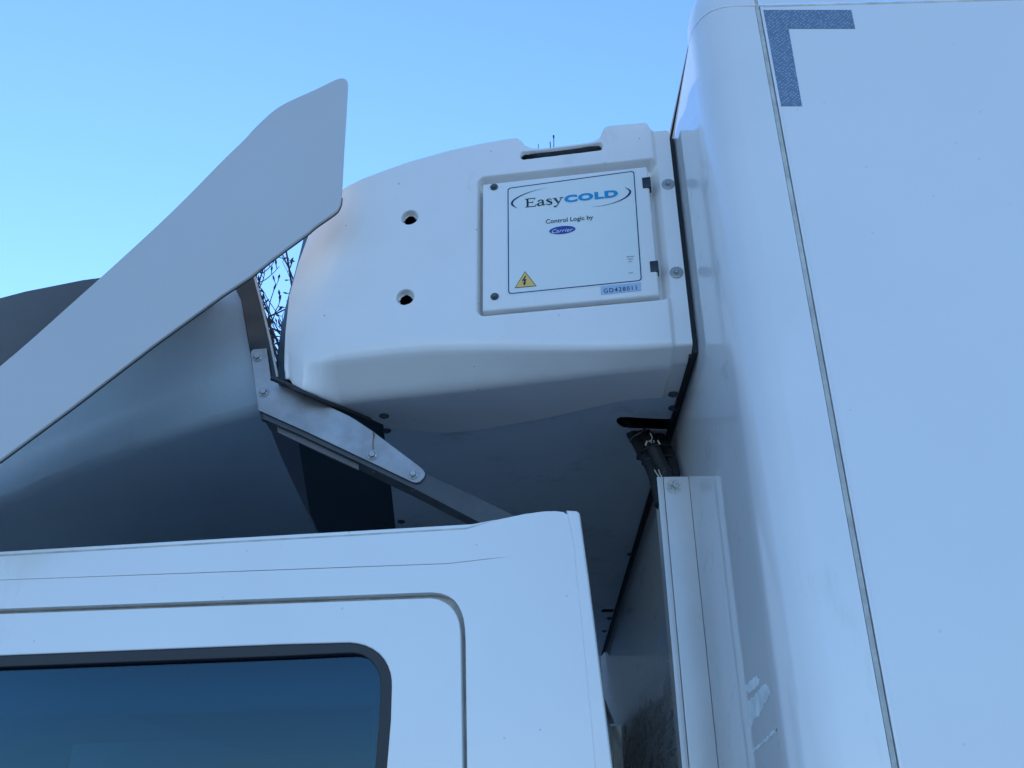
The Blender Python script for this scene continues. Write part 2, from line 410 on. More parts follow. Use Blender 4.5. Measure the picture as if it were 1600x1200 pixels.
# big blue letter fragment on the near side
side = Frame((0, YB, 0), (1, 0, 0), (0, 0, 1))      # normal points to -Y (towards the viewer)
def spx(x, y): return side.px(x, y)
L0 = [spx(1190.5, 16), spx(1330, 16), spx(1336, 45), spx(1232, 45), spx(1253, 166), spx(1214.5, 166)]
flat('blue_letter', side, [L0], 0.0006, 'film', truck, d=0.0008)

# cable duct on the front wall: hollow channel with a clipped cover
YD = 1.63
duct = link('cable_duct', mesh('cable_duct', [], []), 'aluminium', truck)
bpy.data.objects.remove(duct)
zt, zb = 2.241, 0.9
def extr(name, poly, z0, z1, m, parent, smooth=None):
    n = len(poly); vs = [(x, y, z0) for x, y in poly]+[(x, y, z1) for x, y in poly]
    fs = [(k, (k+1) % n, n+(k+1) % n, n+k) for k in range(n)]+[tuple(range(n))[::-1], tuple(range(n, 2*n))]
    me = mesh(name, vs, fs); o = link(name, me, m, parent, smooth); 
    bm = bmesh.new(); bm.from_mesh(me); bmesh.ops.recalc_face_normals(bm, faces=bm.faces); bm.to_mesh(me); bm.free()
    return o
x0, x1 = 0.2335, XW-0.0014
U = [(x0+0.0028, YD+0.004), (x0+0.0028, YD+0.062), (x1, YD+0.062), (x1, YD+0.0035), (x1-0.002, YD+0.0035), (x1-0.002, YD+0.060), (x0+0.0048, YD+0.060), (x0+0.0048, YD+0.004)]
ch = extr('cable_duct', U, zb, zt-0.003, 'aluminium', truck)
cv = box('duct_cover', WORLD, x0+0.0118, x1+0.0008, YD, YD+0.0032, zb, zt, 'aluminium', ch, 0.0007)
cv2 = box('duct_edge_strip', WORLD, x0, x0+0.0106, YD-0.0008, YD+0.0034, zb, zt, 'aluminium', ch, 0.0007)
for q in (cv, cv2): q.matrix_parent_inverse = Matrix.Identity(4)
# flat pale patches imitating a jagged sky reflection in the wall beside the duct
wallf = Frame((XW, 0, 0), (0, -1, 0), (0, 0, 1))    # normal points to -X
def jagged_glint(pts, name='torn_sticker'):
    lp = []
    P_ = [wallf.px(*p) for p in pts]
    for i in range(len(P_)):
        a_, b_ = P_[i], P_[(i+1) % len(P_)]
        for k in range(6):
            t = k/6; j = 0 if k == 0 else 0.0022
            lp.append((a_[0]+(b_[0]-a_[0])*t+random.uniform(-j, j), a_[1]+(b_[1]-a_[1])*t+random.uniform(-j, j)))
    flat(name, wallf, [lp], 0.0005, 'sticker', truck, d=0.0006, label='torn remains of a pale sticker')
jagged_glint([(1165, 1070), (1178, 1058), (1189, 1060), (1184, 1072), (1172, 1084), (1167, 1080)])
jagged_glint([(1169, 1095), (1184, 1082), (1196, 1068), (1200, 1072), (1203, 1085), (1196, 1098), (1188, 1116), (1180, 1122), (1175, 1140), (1171, 1132)])
jagged_glint([(1177, 1171), (1192, 1160), (1203, 1148), (1214, 1138), (1212, 1146), (1200, 1157), (1187, 1168), (1178, 1175)])

# ------------------------------------------------------------------ cab
cabU = Vector((1, -0.13, 0)).normalized()
cab = Frame((0.0, 1.513, 0), cabU, (0, 0, 1))        # outward normal towards the viewer
def cp(*pts): return [cab.px(x, y) for x, y in pts]
FX = -1.95                                           # cab front
zlow = 0.55
top_l = cp((350, 849))[0]; slope_t = (cp((728, 827))[0][1]-top_l[1])/(cp((728, 827))[0][0]-top_l[0])
def ext(p, s, x): return (x, p[1]+s*(x-p[0]))
crease = cp((700, 880))[0]; s_c = (crease[1]-cp((350, 893))[0][1])/(crease[0]-cp((350, 893))[0][0])
up = [ext(top_l, slope_t, -1.25)]+cp((350, 849), (560, 837), (728, 827), (738, 824), (775, 812.5), (820, 803), (850, 799), (868, 798.5), (880, 800), (890, 806), (897, 822), (900, 842), (903, 862))
slit_b = cp((350, 894), (700, 881), (760, 874), (800, 869.4)); slit_t = cp((760, 873.2), (700, 880.1), (350, 893))
slit = slit_t+[ext(crease, s_c, -1.22)]+[(ext(crease, s_c, -1.22)[0], ext(crease, s_c, -1.22)[1]-0.0005)]+slit_b
# lower side with the door opening
g_out = cp((350, 938), (520, 931.5), (660, 926), (675, 925.5), (688, 927), (700, 931), (709, 937), (716, 946), (721, 956), (724.5, 967), (726.5, 982), (727.5, 1000), (730, 1200))
g_in = cp((350, 946), (520, 940), (660, 934.8), (674, 934.5), (685, 936.5), (695, 941), (703, 946.5), (709.5, 954), (714.5, 963), (717.3, 972), (719.2, 984), (720, 1000), (723, 1200))
s_g = (g_out[1][1]-g_out[0][1])/(g_out[1][0]-g_out[0][0])
DX = -1.38
hole = [ext(g_out[0], s_g, DX+0.33)]+g_out+[(g_out[-1][0]+0.01, zlow+0.12), (DX, zlow+0.12), (DX, 1.45)]
low = up+cp((910, 905), (916, 960), (925, 1050), (939, 1200))+[(cp((939, 1200))[0][0]+0.06, zlow), (FX, zlow), (FX, 1.25)]
flat('cab_side', cab, [low, hole, slit[::-1]], 0.02, 'cab_paint', truck, 0.0003)
# rear pillar beyond the crease
pil = cp((884.5, 797.5), (901, 798.5), (905.5, 802), (919, 900), (938, 1050), (957, 1200))
pil += [(pil[-1][0]+0.05, zlow)]+[(cp((929.5, 1200))[0][0]+0.06, zlow)]+cp((929.5, 1200), (915.5, 1050), (906.5, 960), (900.5, 905), (896.8, 863), (894, 841), (890, 822))
flat('rear_pillar', cab, [pil], 0.03, 'cab_paint', truck, 0.0034, d=0.0022, bres=5)
# light roof gutter rail behind the upper side
gf = cab.off(-0.027)
rail = [gf.px(x, y) for x, y in ((350, 841), (560, 829), (738, 818.5), (772, 812), (800, 811), (800, 850), (350, 870))]
flat('roof_gutter', gf, [[ext(rail[0], slope_t*0.97, -1.25)]+rail+[(-1.25, rail[-1][1]-0.01)]], 0.02, 'cab_paint', truck, 0.002)
ge = [cab.px(x, y) for x, y in ((350, 849), (560, 837), (728, 827), (738, 824), (775, 812.5))]
gs_ = cab.off(-0.0215)
gq = [gs_.px(x, y) for x, y in ((350, 846.2), (560, 834.4), (728, 824.4), (742, 821), (775, 812.3))]
gq = [ext(gq[0], slope_t, -1.25)]+gq
flat('gutter_seal', gs_, [gq+[(x, y-0.02) for x, y in gq[::-1]]], 0.004, 'sealant', truck)
# groove backing (dark rubber) behind the door gap
flat('door_seal', cab.off(-0.022), [[(x, y) for x, y in [ext(g_out[0], s_g, DX+0.30)]]+[(x+0.03, y+0.03) for x, y in g_out]+[(g_out[-1][0]+0.03, zlow+0.08), (DX-0.03, zlow+0.08), (DX-0.03, 1.5)],
                                      [ext((g_in[0][0], g_in[0][1]-0.03), s_g, DX+0.38)]+[(x-0.03, y-0.03) for x, y in g_in]+[(g_in[-1][0]-0.03, zlow+0.2), (DX+0.04, zlow+0.2), (DX+0.04, 1.45)]],
     0.01, 'sealant', truck)
# door with window opening
wo = cp((351, 1010.5), (440, 1007), (535, 1004.5), (546, 1004.3), (557.5, 1005.5), (570, 1008.5), (582, 1014), (592, 1021), (600, 1030), (606, 1040.5), (610, 1052), (611.7, 1062), (612, 1072), (610.5, 1125), (604.5, 1197))
wi = cp((351, 1029), (440, 1025.5), (535, 1021), (546, 1020.6), (556, 1021), (566, 1023.5), (575, 1029), (583, 1037), (589, 1046.5), (592.8, 1057), (594, 1067), (594, 1075), (592, 1125), (586, 1197))
s_w = (wo[1][1]-wo[0][1])/(wo[1][0]-wo[0][0])
WX = -1.02
wo_f = [ext(wo[0], s_w, WX+0.06)]+wo+[(wo[-1][0]-0.012, 1.30), (WX-0.25, 1.30)]
wi_f = [ext(wi[0], s_w, WX+0.08)]+wi+[(wi[-1][0]-0.012, 1.32), (WX-0.20, 1.32)]
door_loop = [ext(g_in[0], s_g, DX+0.345)]+g_in+[(g_in[-1][0]+0.01, zlow+0.13), (DX+0.01, zlow+0.13), (DX+0.01, 1.45)]
door = flat('cab_door', cab, [door_loop, wo_f], 0.03, 'cab_paint', truck, 0.0022, d=0.001, bres=3)
seal = flat('window_seal', cab, [[(x+0.0004, y+0.0004) for x, y in wo_f], wi_f], 0.03, 'black_rubber', None, 0.002, d=-0.0012, bres=3)
gl = flat('window_glass', cab, [wi_f], 0.004, 'glass', None, d=-0.017)
fi = cp((351, 1039), (440, 1036), (535, 1032), (546, 1031), (556, 1032), (566, 1035.5), (574, 1040.5), (581, 1047), (586, 1056), (589, 1066), (589.5, 1075), (587, 1125), (581, 1197))
fi_f = [ext(fi[0], s_w, WX+0.09)]+fi+[(fi[-1][0]-0.012, 1.33), (WX-0.18, 1.33)]
fr_ = flat('black_glass_border', cab, [[(x*1.0, y+0.01) for x, y in wi_f], fi_f], 0.003, 'black_plastic', None, d=-0.0225)
for q in (seal, gl, fr_):
    q.parent = door; q.matrix_parent_inverse = Matrix.Identity(4)
# door handle below the frame, closed cab body behind the side skins
def cb(name, a0, a1, z0, z1, d0, d1, m, bev=0.0, parent=truck):
    f2 = Frame(cab.o, cab.u, cab.v)
    return box(name, f2, a0, a1, z0, z1, d0, d1, m, parent, bev)
cb('cab_rear_wall', 0.0, 0.02, zlow, 2.04, -1.85, -0.035, 'cab_paint')
cb('cab_roof', -1.24, 0.03, 2.045, 2.055, -1.85, -0.045, 'cab_paint')
cb('cab_far_side', -1.9, 0.07, zlow, 2.04, -1.89, -1.86, 'cab_paint')
cb('cab_floor', -1.9, -0.035, zlow, zlow+0.05, -2.10, -0.04, 'dark_metal')
cb('headliner', -1.2, 0.0, 1.985, 2.0, -2.0, -0.10, 'tank')
zz0 = cab.px(500, 1092)[1]; cb('roof_lining', -1.15, cab.px(572, 1060)[0], zz0, 1.975, -0.090, -0.075, 'white_print', 0.003)
xa = cab.px(567, 1120)[0]; cb('pillar_trim', xa, xa+0.0022, 1.3, zz0-0.005, -0.074, -0.060, 'white_print')
cb('rear_inner_trim', -0.03, -0.002, zlow+0.05, 1.985, -2.09, -0.04, 'dark_metal')
seat = cb('seat_back', -0.62, -0.40, 1.05, 1.62, -0.75, -0.28, 'black_plastic', 0.05)
cb('headrest', -0.55, -0.44, 1.64, 1.80, -0.64, -0.40, 'black_plastic', 0.04)
vs = [cab.w(-1.24, 2.05, -2.1), cab.w(-1.24, 2.05, -0.03), cab.w(-1.93, 1.25, -0.03), cab.w(-1.93, 1.25, -2.1),
      cab.w(-1.95, zlow, -0.03), cab.w(-1.95, zlow, -2.1)]
link('windscreen', mesh('windscreen', vs[:4], [(0, 1, 2, 3)]), 'glass', truck)
link('cab_nose', mesh('cab_nose', vs[2:], [(0, 1, 3, 2), (0, 2, 3, 1)][:1]), 'cab_paint', truck)

# ================================================================== REFRIGERATION UNIT
unit = thing('refrigeration_unit', 'white moulded refrigeration unit with control door and two round holes on the cargo box', 'refrigeration unit', (0.0, 2.6, 2.37))
HB = 2.368                                           # underside height
XF, XR = -0.445, 0.280
def Ys(x):
    y = 1.3975+0.132*(0.2725-x)
    if x < -0.20: y += 0.35*(-0.20-x)**2 + 1.2*max(0, -0.34-x)**2
    return y
# silhouette of the top edge from the photograph, on the (tapering) side surface
def on_side(u, v, it=12):
    y = 1.45
    for _ in range(it):
        p = at(u, v, 1, y); y = Ys(p.x)
    return p
top_px = [(474, 350), (484, 338), (497, 322), (515, 304), (540, 288), (568, 275), (600, 263), (640, 249), (700, 232), (750, 221), (795, 213), (808, 212)]
ztab = [(on_side(*p).x, on_side(*p).z) for p in top_px]
notch = [(814, 216), (820, 223.5), (829, 227.5), (841, 228.6), (860, 226.8), (880, 224.4), (905, 221), (925, 218), (933, 215), (938, 210), (941, 203), (943, 197), (948, 193.5), (958, 192.2), (1004, 188.5), (1011, 190), (1015, 197), (1017, 198.5), (1043, 197), (1047, 200)]
ztab += [(on_side(*p).x, on_side(*p).z) for p in notch]
ztab.sort()
def Zt(x): return interp(ztab, x)
lip_px = [(446, 594), (452, 602), (470, 610), (500, 622), (540, 638), (580, 655), (600, 664), (615, 669), (650, 674), (700, 676.5), (760, 670), (850, 654), (900, 643), (960, 629), (990, 624), (1020, 622), (1062, 622)]
l3 = []
for u, v in lip_px:
    p = at(u, v, 2, HB)
    if p.y < Ys(max(p.x, XF))+0.016:
        y_ = p.y
        for _ in range(20):
            y_ = Ys(max(p.x, XF))+0.016; p = at(u, v, 1, y_)
    l3.append((p.x, p.y, p.z))
l3.sort()
def Yl(x): return interp([(q[0], q[1]) for q in l3], x)
def Hb(x): return max(HB, interp([(q[0], q[2]) for q in l3], x))
ftab = sorted((p.z, p.x) for p in [at(u, v, 1, Ys(XF)) for u, v in ((480, 352), (482, 368), (466, 412), (452, 462), (446, 520), (443.5, 570), (444, 592))])
def Xw(x, z):
    return x+(interp(ftab, z)-XF)*min(1, max(0, (-0.30-x)/(-0.30-XF)))**2
# local frame of the control door (tapering side)
dU = Vector((1, -0.132, 0)).normalized()
df = Frame((0.0, Ys(0.0), 0), dU, (0, 0, 1))
c_tl, c_tr, c_br, c_bl = df.px(753, 291), df.px(1010, 258), df.px(1032, 462), df.px(755, 487.5)
dx0 = (c_tl[0]+c_bl[0])/2; dx1 = (c_tr[0]+c_br[0])/2; dz0 = (c_bl[1]+c_br[1])/2; dz1 = (c_tl[1]+c_tr[1])/2
def sdrect(x, y, x0_, y0_, x1_, y1_, r):
    cx, cy = (x0_+x1_)/2, (y0_+y1_)/2; qx = abs(x-cx)-(x1_-x0_)/2+r; qy = abs(y-cy)-(y1_-y0_)/2+r
    return math.hypot(max(qx, 0), max(qy, 0))+min(max(qx, qy), 0)-r
def sstep(a_, b_, x):
    t = min(1, max(0, (x-a_)/(b_-a_))); return t*t*(3-2*t)
h1 = df.px(640, 339.5); h2 = df.px(633, 464)
s_a, s_b = df.px(820, 243), df.px(935, 229)
def slot_d(x, z):
    ax, az = s_a; bx, bz = s_b; t = ((x-ax)*(bx-ax)+(z-az)*(bz-az))/((bx-ax)**2+(bz-az)**2); t = min(1, max(0, t))
    return math.hypot(x-ax-t*(bx-ax), z-az-t*(bz-az))-0.0078
def disp(x, a_, z, part):
    """inward displacement of the moulded side (m); a_ = distance along the door frame"""
    d = 0.0; hole_ = 0
    # recess for the control door: wide soft lip at the top and on the sides
    r = sdrect(a_, z, dx0-0.007, dz0-0.004, dx1+0.017, dz1+0.015, 0.012)
    d += 0.026*sstep(0.006, -0.009, r)
    # flange step at the rear
    d += 0.0075*sstep(0.2445, 0.2535, x)
    # round holes
    for hx, hz in (h1, h2):
        q = math.hypot(a_-hx, z-hz)
        d += 0.013*sstep(0.0170, 0.0132, q)
        if q < 0.0122: hole_ = 1
    q = slot_d(a_, z)
    d += 0.006*sstep(0.0022, -0.0006, q)
    if q < 0.0002: hole_ = 1
    return d, hole_
NX = 440
xs_ = [XF+(XR-XF)*i/NX for i in range(NX+1)]
rt, rb = 0.011, 0.052
vs = []; dead = set()
# bottom edge of the moulding: side, tight bend, sloping band, bend, underside
def _bez(a, b, c, n): return [((1-t)**2*a[0]+2*t*(1-t)*b[0]+t*t*c[0], (1-t)**2*a[1]+2*t*(1-t)*b[1]+t*t*c[1]) for t in [q/n for q in range(n)]]
BOT = _bez((0, 0.034), (0, 0.0205), (0.006, 0.0165), 10)+[(0.006+0.028*q/6, 0.0165-0.0115*q/6) for q in range(6)]+_bez((0.034, 0.005), (0.046, 0.0), (0.056, 0.0), 10)
NT, NR, NS, NB, NL = 3, 10, 380, 26, 10
NV = NT+NR+NS+NB+NL
for i, x in enumerate(xs_):
    ys = Ys(x); zt_ = Zt(x); hb_ = Hb(x)
    rt_ = rt if x < 0.235 else 0.008
    kk = sstep(0.25, -0.22, x); kv = 1+2.1*kk; kh = 1+0.5*kk; rb_ = 0.034*kv; kh = min(kh, max(0.15, (Yl(x)-ys-0.004)/0.056))
    yl = max(Yl(x), ys+0.056*kh+0.004)
    sec = []
    for k in range(NT): sec.append((ys+0.10-(0.10-rt_)*k/NT, zt_))
    for k in range(NR): t = math.pi/2*k/NR; sec.append((ys+rt_-rt_*math.sin(t), zt_-rt_+rt_*math.cos(t)))
    for k in range(NS): sec.append((ys, zt_-rt_-(zt_-rt_-hb_-rb_)*k/NS))
    for k in range(NB): sec.append((ys+BOT[k][0]*kh, hb_+BOT[k][1]*kv))
    for k in range(NL): sec.append((ys+0.056*kh+(yl-ys-0.056*kh)*k/(NL-1), hb_))
    for j, (y, z) in enumerate(sec):
        a_ = (Vector((x, y, 0))-Vector((df.o.x, df.o.y, 0))).dot(df.u)
        dep, hl = disp(x, a_, z, 0)
        # bottom flange follows the step upwards
        if j >= NT+NR+NS:
            k = j-(NT+NR+NS); tt = min(1, k/NB); dep2 = 0.0075*sstep(0.2445, 0.2535, x)
            y2 = y+dep2*(1-tt); z2 = z+dep2*tt; vs.append((Xw(x, z2), y2, z2))
        else:
            xx, zz_ = x, z
            for hx, hz in (h1, h2):
                q = math.hypot(a_-hx, z-hz)
                if 0.0112 < q < 0.0137: xx += (a_-hx)*(0.0124/q-1); zz_ += (z-hz)*(0.0124/q-1)
            vs.append((Xw(xx, zz_), y+dep, zz_))
            if hl: dead.add(i*NV+j)
fs = []
for i in range(NX):
    for j in range(NV-1):
        q = (i*NV+j, i*NV+j+1, (i+1)*NV+j+1, (i+1)*NV+j)
        if all(v in dead for v in q): continue
        fs.append(q)
cover = link('side_cover', mesh('side_cover', vs, fs), 'gelcoat', unit, 180)
def upart(name, fr, loops, t, m, **k): return flat(name, fr, loops, t, m, unit, **k)
# dark inside behind holes, slot and recess
dk = df.off(-0.060)
flat('inner_liner', dk, [[(-0.36, HB+0.12), (0.26, HB+0.10), (0.26, Zt(0.2)-0.05), (-0.05, Zt(-0.05)-0.03), (-0.25, Zt(-0.25)-0.03), (-0.36, Zt(-0.36)-0.03)]], 0.004, 'dark_inside', unit)
# screw seen inside the lower hole
put(BOLT_HEX, df.matrix(h2[0]-0.002, h2[1]-0.006, -0.030), unit, label='bolt seen deep inside the lower round hole')
# body behind the cover: top skin, far side, back frame, gasket
YU = 3.86
top_ring = []
tv = []; tf = []
for i, x in enumerate(xs_[::6]):
    tv += [(x, Ys(x)+0.095, Zt(x)-0.001), (x, YU-0.1, Zt(x)-0.001), (x, YU, Zt(x)-0.08), (x, YU, HB)]
n6 = len(xs_[::6])
for i in range(n6-1):
    for k in range(3): tf.append((4*i+k, 4*i+k+1, 4*i+5+k, 4*i+4+k))
link('top_cover', mesh('top_cover', tv, tf), 'gelcoat', unit, 60)
box('back_frame', WORLD, XR-0.004, XR+0.0015, 1.425, YU, HB+0.006, 2.84, 'dark_inside', unit)
box('wall_gasket', WORLD, XR+0.002, XW-0.0006, 1.418, YU-0.01, HB+0.012, 2.845, 'black_rubber', unit)
# underside sheet with the cable slot cut out
und = Frame((0, 0, HB+0.010), (1, 0, 0), (0, -1, 0))   # normal -Z
def up_(*pts): return [(at(u, v, 2, HB+0.010).x, -at(u, v, 2, HB+0.010).y) for u, v in pts]
le = up_((598, 655), (603, 700), (610, 750), (618, 825))
sl_le = le[-1]
left_edge = le+[(le[-1][0]-0.02, -2.9), (le[-1][0]+0.04, -3.5), (le[-1][0]+0.12, -YU)]
slot1 = up_((967, 665), (963, 660), (964, 654), (970, 651.5), (980, 651.5), (1000, 653), (1030, 654.5), (1058, 654.5), (1057, 672.5), (1030, 672.5), (1000, 671.5), (985, 671), (974, 669.5))
slot1 = [(min(x, XR-0.004), y) for x, y in slot1]
slot2 = up_((940, 953), (944, 952), (956, 952), (962, 952), (961, 957), (942, 957.5), (939, 956))
slot2 = [(min(x, XR-0.006), y) for x, y in slot2]
outer = left_edge+[(XR-0.002, -YU), (XR-0.002, -1.455), (-0.2, -1.52)]
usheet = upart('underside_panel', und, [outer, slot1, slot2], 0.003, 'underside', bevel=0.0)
# dark box above the slot
box('slot_liner', WORLD, 0.10, XR-0.006, 1.60, 2.0, HB+0.09, HB+0.10, 'dark_inside', unit)
# dark condenser opening ahead of the underside, with louvre bars
fr_pts = [(-0.425, -1.60)]+[(-0.46, -1.75), (-0.53, -2.2), (-0.56, -2.7), (-0.53, -3.3), (-0.44, -YU)]
upart('condenser_tray', und.off(-0.012), [fr_pts+[(-0.20, -YU), (-0.20, -1.60)]], 0.004, 'tray_black')
# front face: black frame strip that the cover sits on
def strip(name, A, B, m, parent, smooth=None, label=None):
    n = len(A); vs_ = list(A)+list(B); fs_ = [(k, k+1, n+k+1, n+k) for k in range(n-1)]
    return link(name, mesh(name, vs_, fs_), m, parent, smooth, label)
fa = [Vector((Xw(XF, z)+0.001, Ys(XF)+0.004, z)) for z in [Hb(XF)-0.010+(Zt(XF)-Hb(XF)+0.010)*k/8 for k in range(9)]]
fb_px = [(429, 604), (432, 562), (436, 534), (441, 506), (446, 480), (453, 452), (461, 425), (468, 398), (476, 366)]
fb = [at(u, v, 1, Ys(XF)+0.055) for u, v in fb_px]
strip('front_frame', fa, fb, 'tray_black', unit)
fc = [Vector((p.x+0.03, 1.66, p.z+0.02)) for p in fb]; fd = [Vector((-0.50, 2.7, p.z+0.02)) for p in fb]; fe = [Vector((-0.40, YU, p.z+0.02)) for p in fb]
strip('front_frame', fb, fc, 'tray_black', unit); strip('front_grille', fc, fd, 'black_plastic', unit); strip('front_grille', fd, fe, 'black_plastic', unit)
# black edging along the front lower lip
lp = [at(424, 590, 1, 1.53)]+[Vector((x, max(Yl(x), Ys(x)+0.010)+0.003, Hb(x)-0.001)) for x in (-0.43, -0.41, -0.38, -0.35, -0.32, -0.295)]
tubes('lip_edging', [[(p, 0.0056) for p in smooth_path([tuple(p) for p in lp], 5)]], 'black_rubber', unit)

# control door
cd = box('control_door', df, dx0, dx1, dz0, dz1, -0.024, 0.0015, 'door_paint', unit, 0.004)
I4 = Matrix.Identity(4)
def sub(o): o.parent = cd; o.matrix_parent_inverse = I4; return o
surf = df.off(0.0015)
# decal sheet inside the printed frame
A = surf.px(793, 294); B = surf.px(991, 267); Cc = surf.px(1003, 439); D = surf.px(794, 460)
def quad_round(q, r=0.006, n=5, inset=0.0):
    cx = sum(p[0] for p in q)/4; cy = sum(p[1] for p in q)/4; out = []
    q = [(p[0]-(inset if p[0] > cx else -inset), p[1]-(inset if p[1] > cy else -inset)) for p in q]
    for i in range(4):
        p0, p1, p2 = Vector(q[i-1]), Vector(q[i]), Vector(q[(i+1) % 4])
        a_ = p1+(p0-p1).normalized()*r; b_ = p1+(p2-p1).normalized()*r
        for k in range(n+1):
            t = k/n; out.append(tuple(a_*(1-t)**2+p1*2*t*(1-t)+b_*t*t))
    return out
Q = [A, B, Cc, D]
Q = [(A[0], A[1]), (B[0], B[1]), (Cc[0], Cc[1]), (D[0], D[1])]
sub(flat('decal_sheet', surf, [quad_round(Q, 0.008, inset=-0.0035)], 0.0003, 'decal', None, d=0.0003))
sub(flat('printed_frame', surf, [quad_round(Q, 0.007), quad_round(Q, 0.0058, inset=0.0019)], 0.0002, 'navy', None, d=0.0006))
for bx, by in ((772, 292.5), (773, 463.5)):
    a_, b_ = surf.px(bx, by); o = put(BOLT_DOOR, surf.matrix(a_, b_, 0), cd)
for pts in (((1003, 279), (1016, 294)), ((1015, 409.5), (1028, 425))):
    a0 = df.px(*pts[0]); a1 = df.px(*pts[1])
    sub(box('hinge', df, a0[0], a1[0]+0.002, a1[1], a0[1], -0.015, 0.0032, 'black_plastic', None, 0.001))
# --- printing on the door
def P3(*pts): return [(*surf.px(x, y), wd) for x, y, wd in pts]
mm = 0.001
sub(ribbons('swoosh', surf, [smooth_path(P3((857, 294.3, 0.1*mm), (845, 295.8, 0.5*mm), (829, 300, 1.2*mm), (813, 306.5, 2.2*mm), (803, 313, 3.4*mm), (800, 318, 4.2*mm), (802, 321.5, 3.0*mm), (808, 325.5, 0.2*mm)), 6)], 'navy', None, 0.0008))
sub(ribbons('swoosh', surf, [smooth_path(P3((925, 323.8, 0.1*mm), (939, 322, 0.6*mm), (955, 318.5, 1.1*mm), (970, 313, 2.0*mm), (980, 307, 3.2*mm), (984.5, 301, 4.0*mm), (983, 297, 3.0*mm), (976.5, 293, 0.2*mm)), 6)], 'navy', None, 0.0008))
# "Easy" in a serif face, drawn stroke by stroke
e0 = Vector(surf.px(820.5, 324.5)); e1 = Vector(surf.px(881, 317.5)); ex = (e1-e0); W_ = ex.length; ex = ex.normalized(); ey = Vector((-ex.y, ex.x)); Hc = 0.0195
def gl_(pts, ox, sc=1.0, sx=1.0):
    out = []
    for x, y, wd in pts:
        p = e0+ex*(ox+x*Hc*sx)+ey*(y*Hc*sc); out.append((p.x, p.y, wd*Hc*1.5))
    return out
def glc(pts, ox, sx=1.0): return gl_(smooth_path(pts, 5), ox, 1.0, sx)
st = []
o1 = 0.0
st += [gl_([(0.18, 0.0, .13), (0.18, 0.97, .13)], o1), gl_([(0.02, 0.97, .055), (0.70, 0.97, .055)], o1), gl_([(0.02, 0.025, .055), (0.74, 0.025, .055)], o1),
       gl_([(0.18, 0.52, .055), (0.54, 0.52, .055)], o1), gl_([(0.54, 0.40, .04), (0.54, 0.64, .04)], o1), gl_([(0.69, 0.99, .05), (0.67, 0.76, .03)], o1), gl_([(0.71, 0.0, .03), (0.76, 0.25, .05)], o1)]
o2 = 0.82*Hc
st += [glc([(0.08, 0.52, .12), (0.20, 0.66, .06), (0.36, 0.62, .09), (0.40, 0.45, .12), (0.40, 0.12, .12), (0.47, 0.04, .07), (0.56, 0.10, .03)], o2),
       glc([(0.40, 0.40, .04), (0.18, 0.33, .06), (0.05, 0.17, .11), (0.14, 0.02, .08), (0.28, 0.06, .05), (0.40, 0.16, .03)], o2)]
o3 = 1.42*Hc
st += [glc([(0.38, 0.46, .02), (0.35, 0.62, .05), (0.20, 0.67, .06), (0.08, 0.54, .10), (0.20, 0.38, .13), (0.36, 0.24, .12), (0.36, 0.08, .09), (0.20, 0.005, .06), (0.06, 0.05, .05), (0.03, 0.22, .02)], o3)]
o4 = 1.90*Hc
st += [gl_([(0.12, 0.66, .12), (0.37, 0.08, .12)], o4), glc([(0.60, 0.66, .045), (0.45, 0.28, .05), (0.30, -0.12, .05), (0.16, -0.30, .08), (0.04, -0.27, .10)], o4),
       gl_([(0.0, 0.66, .045), (0.26, 0.66, .045)], o4), gl_([(0.46, 0.66, .045), (0.72, 0.66, .045)], o4)]
k = W_/(2.62*Hc)
st = [[((Vector((x, y))-e0).dot(ex)*k*ex.x+(Vector((x, y))-e0).dot(ey)*ey.x+e0.x, (Vector((x, y))-e0).dot(ex)*k*ex.y+(Vector((x, y))-e0).dot(ey)*ey.y+e0.y, wd) for x, y, wd in s_] for s_ in st]
sub(ribbons('brand_word', surf, st, 'ink', None, 0.0008))
sub(lettering('brand_word', 'COLD', surf, (882, 316.5), (966, 307), 0.0145, 'cyan', None, 0.0010, bold=0.055, space=1.12))
sub(lettering('lettering', 'Control Logic by', surf, (853, 349.8), (927, 342.5), 0.0092, 'ink', None, 0.0008, bold=0.012))
ov_c = Vector(surf.px(878.7, 359.8)); ov = [(ov_c.x+0.0250*math.cos(t)-0.0000*math.sin(t), ov_c.y+0.0098*math.sin(t)+0.0*math.cos(t)) for t in [2*math.pi*k_/48 for k_ in range(48)]]
sub(flat('oval_badge', surf, [ov], 0.0002, 'white_print', None, d=0.0007))
ov2 = [(ov_c.x+(x-ov_c.x)*0.955, ov_c.y+(y-ov_c.y)*0.90) for x, y in ov]
sub(flat('oval_badge', surf, [ov2], 0.0002, 'royal', None, d=0.0009))
sub(lettering('badge_lettering', 'Carrier', surf, (862.5, 365), (895.5, 361.6), 0.0082, 'white_print', None, 0.0012, shear=0.35, bold=0.004, space=1.1))
# warning triangle
T = [surf.px(820.5, 424), surf.px(838.5, 447.3), surf.px(804, 450.6)]
tc = Vector((sum(p[0] for p in T)/3, sum(p[1] for p in T)/3))
sub(flat('warning_triangle', surf, [T], 0.0002, 'ink', None, d=0.0007))
T2 = [tuple(tc+(Vector(p)-tc)*0.90) for p in T]
sub(flat('warning_triangle', surf, [T2], 0.0002, 'yellow', None, d=0.0009))
zz = [surf.px(*p) for p in ((820.5, 431.5), (815.5, 439.5), (819, 439.2), (818.3, 442.6), (816.6, 442.3), (819.8, 446.8), (822.3, 441.6), (820.8, 442.2), (822.8, 436.4), (819.3, 436.9), (822.6, 431.6))]
sub(flat('lightning_symbol', surf, [zz], 0.0002, 'ink', None, d=0.0012))
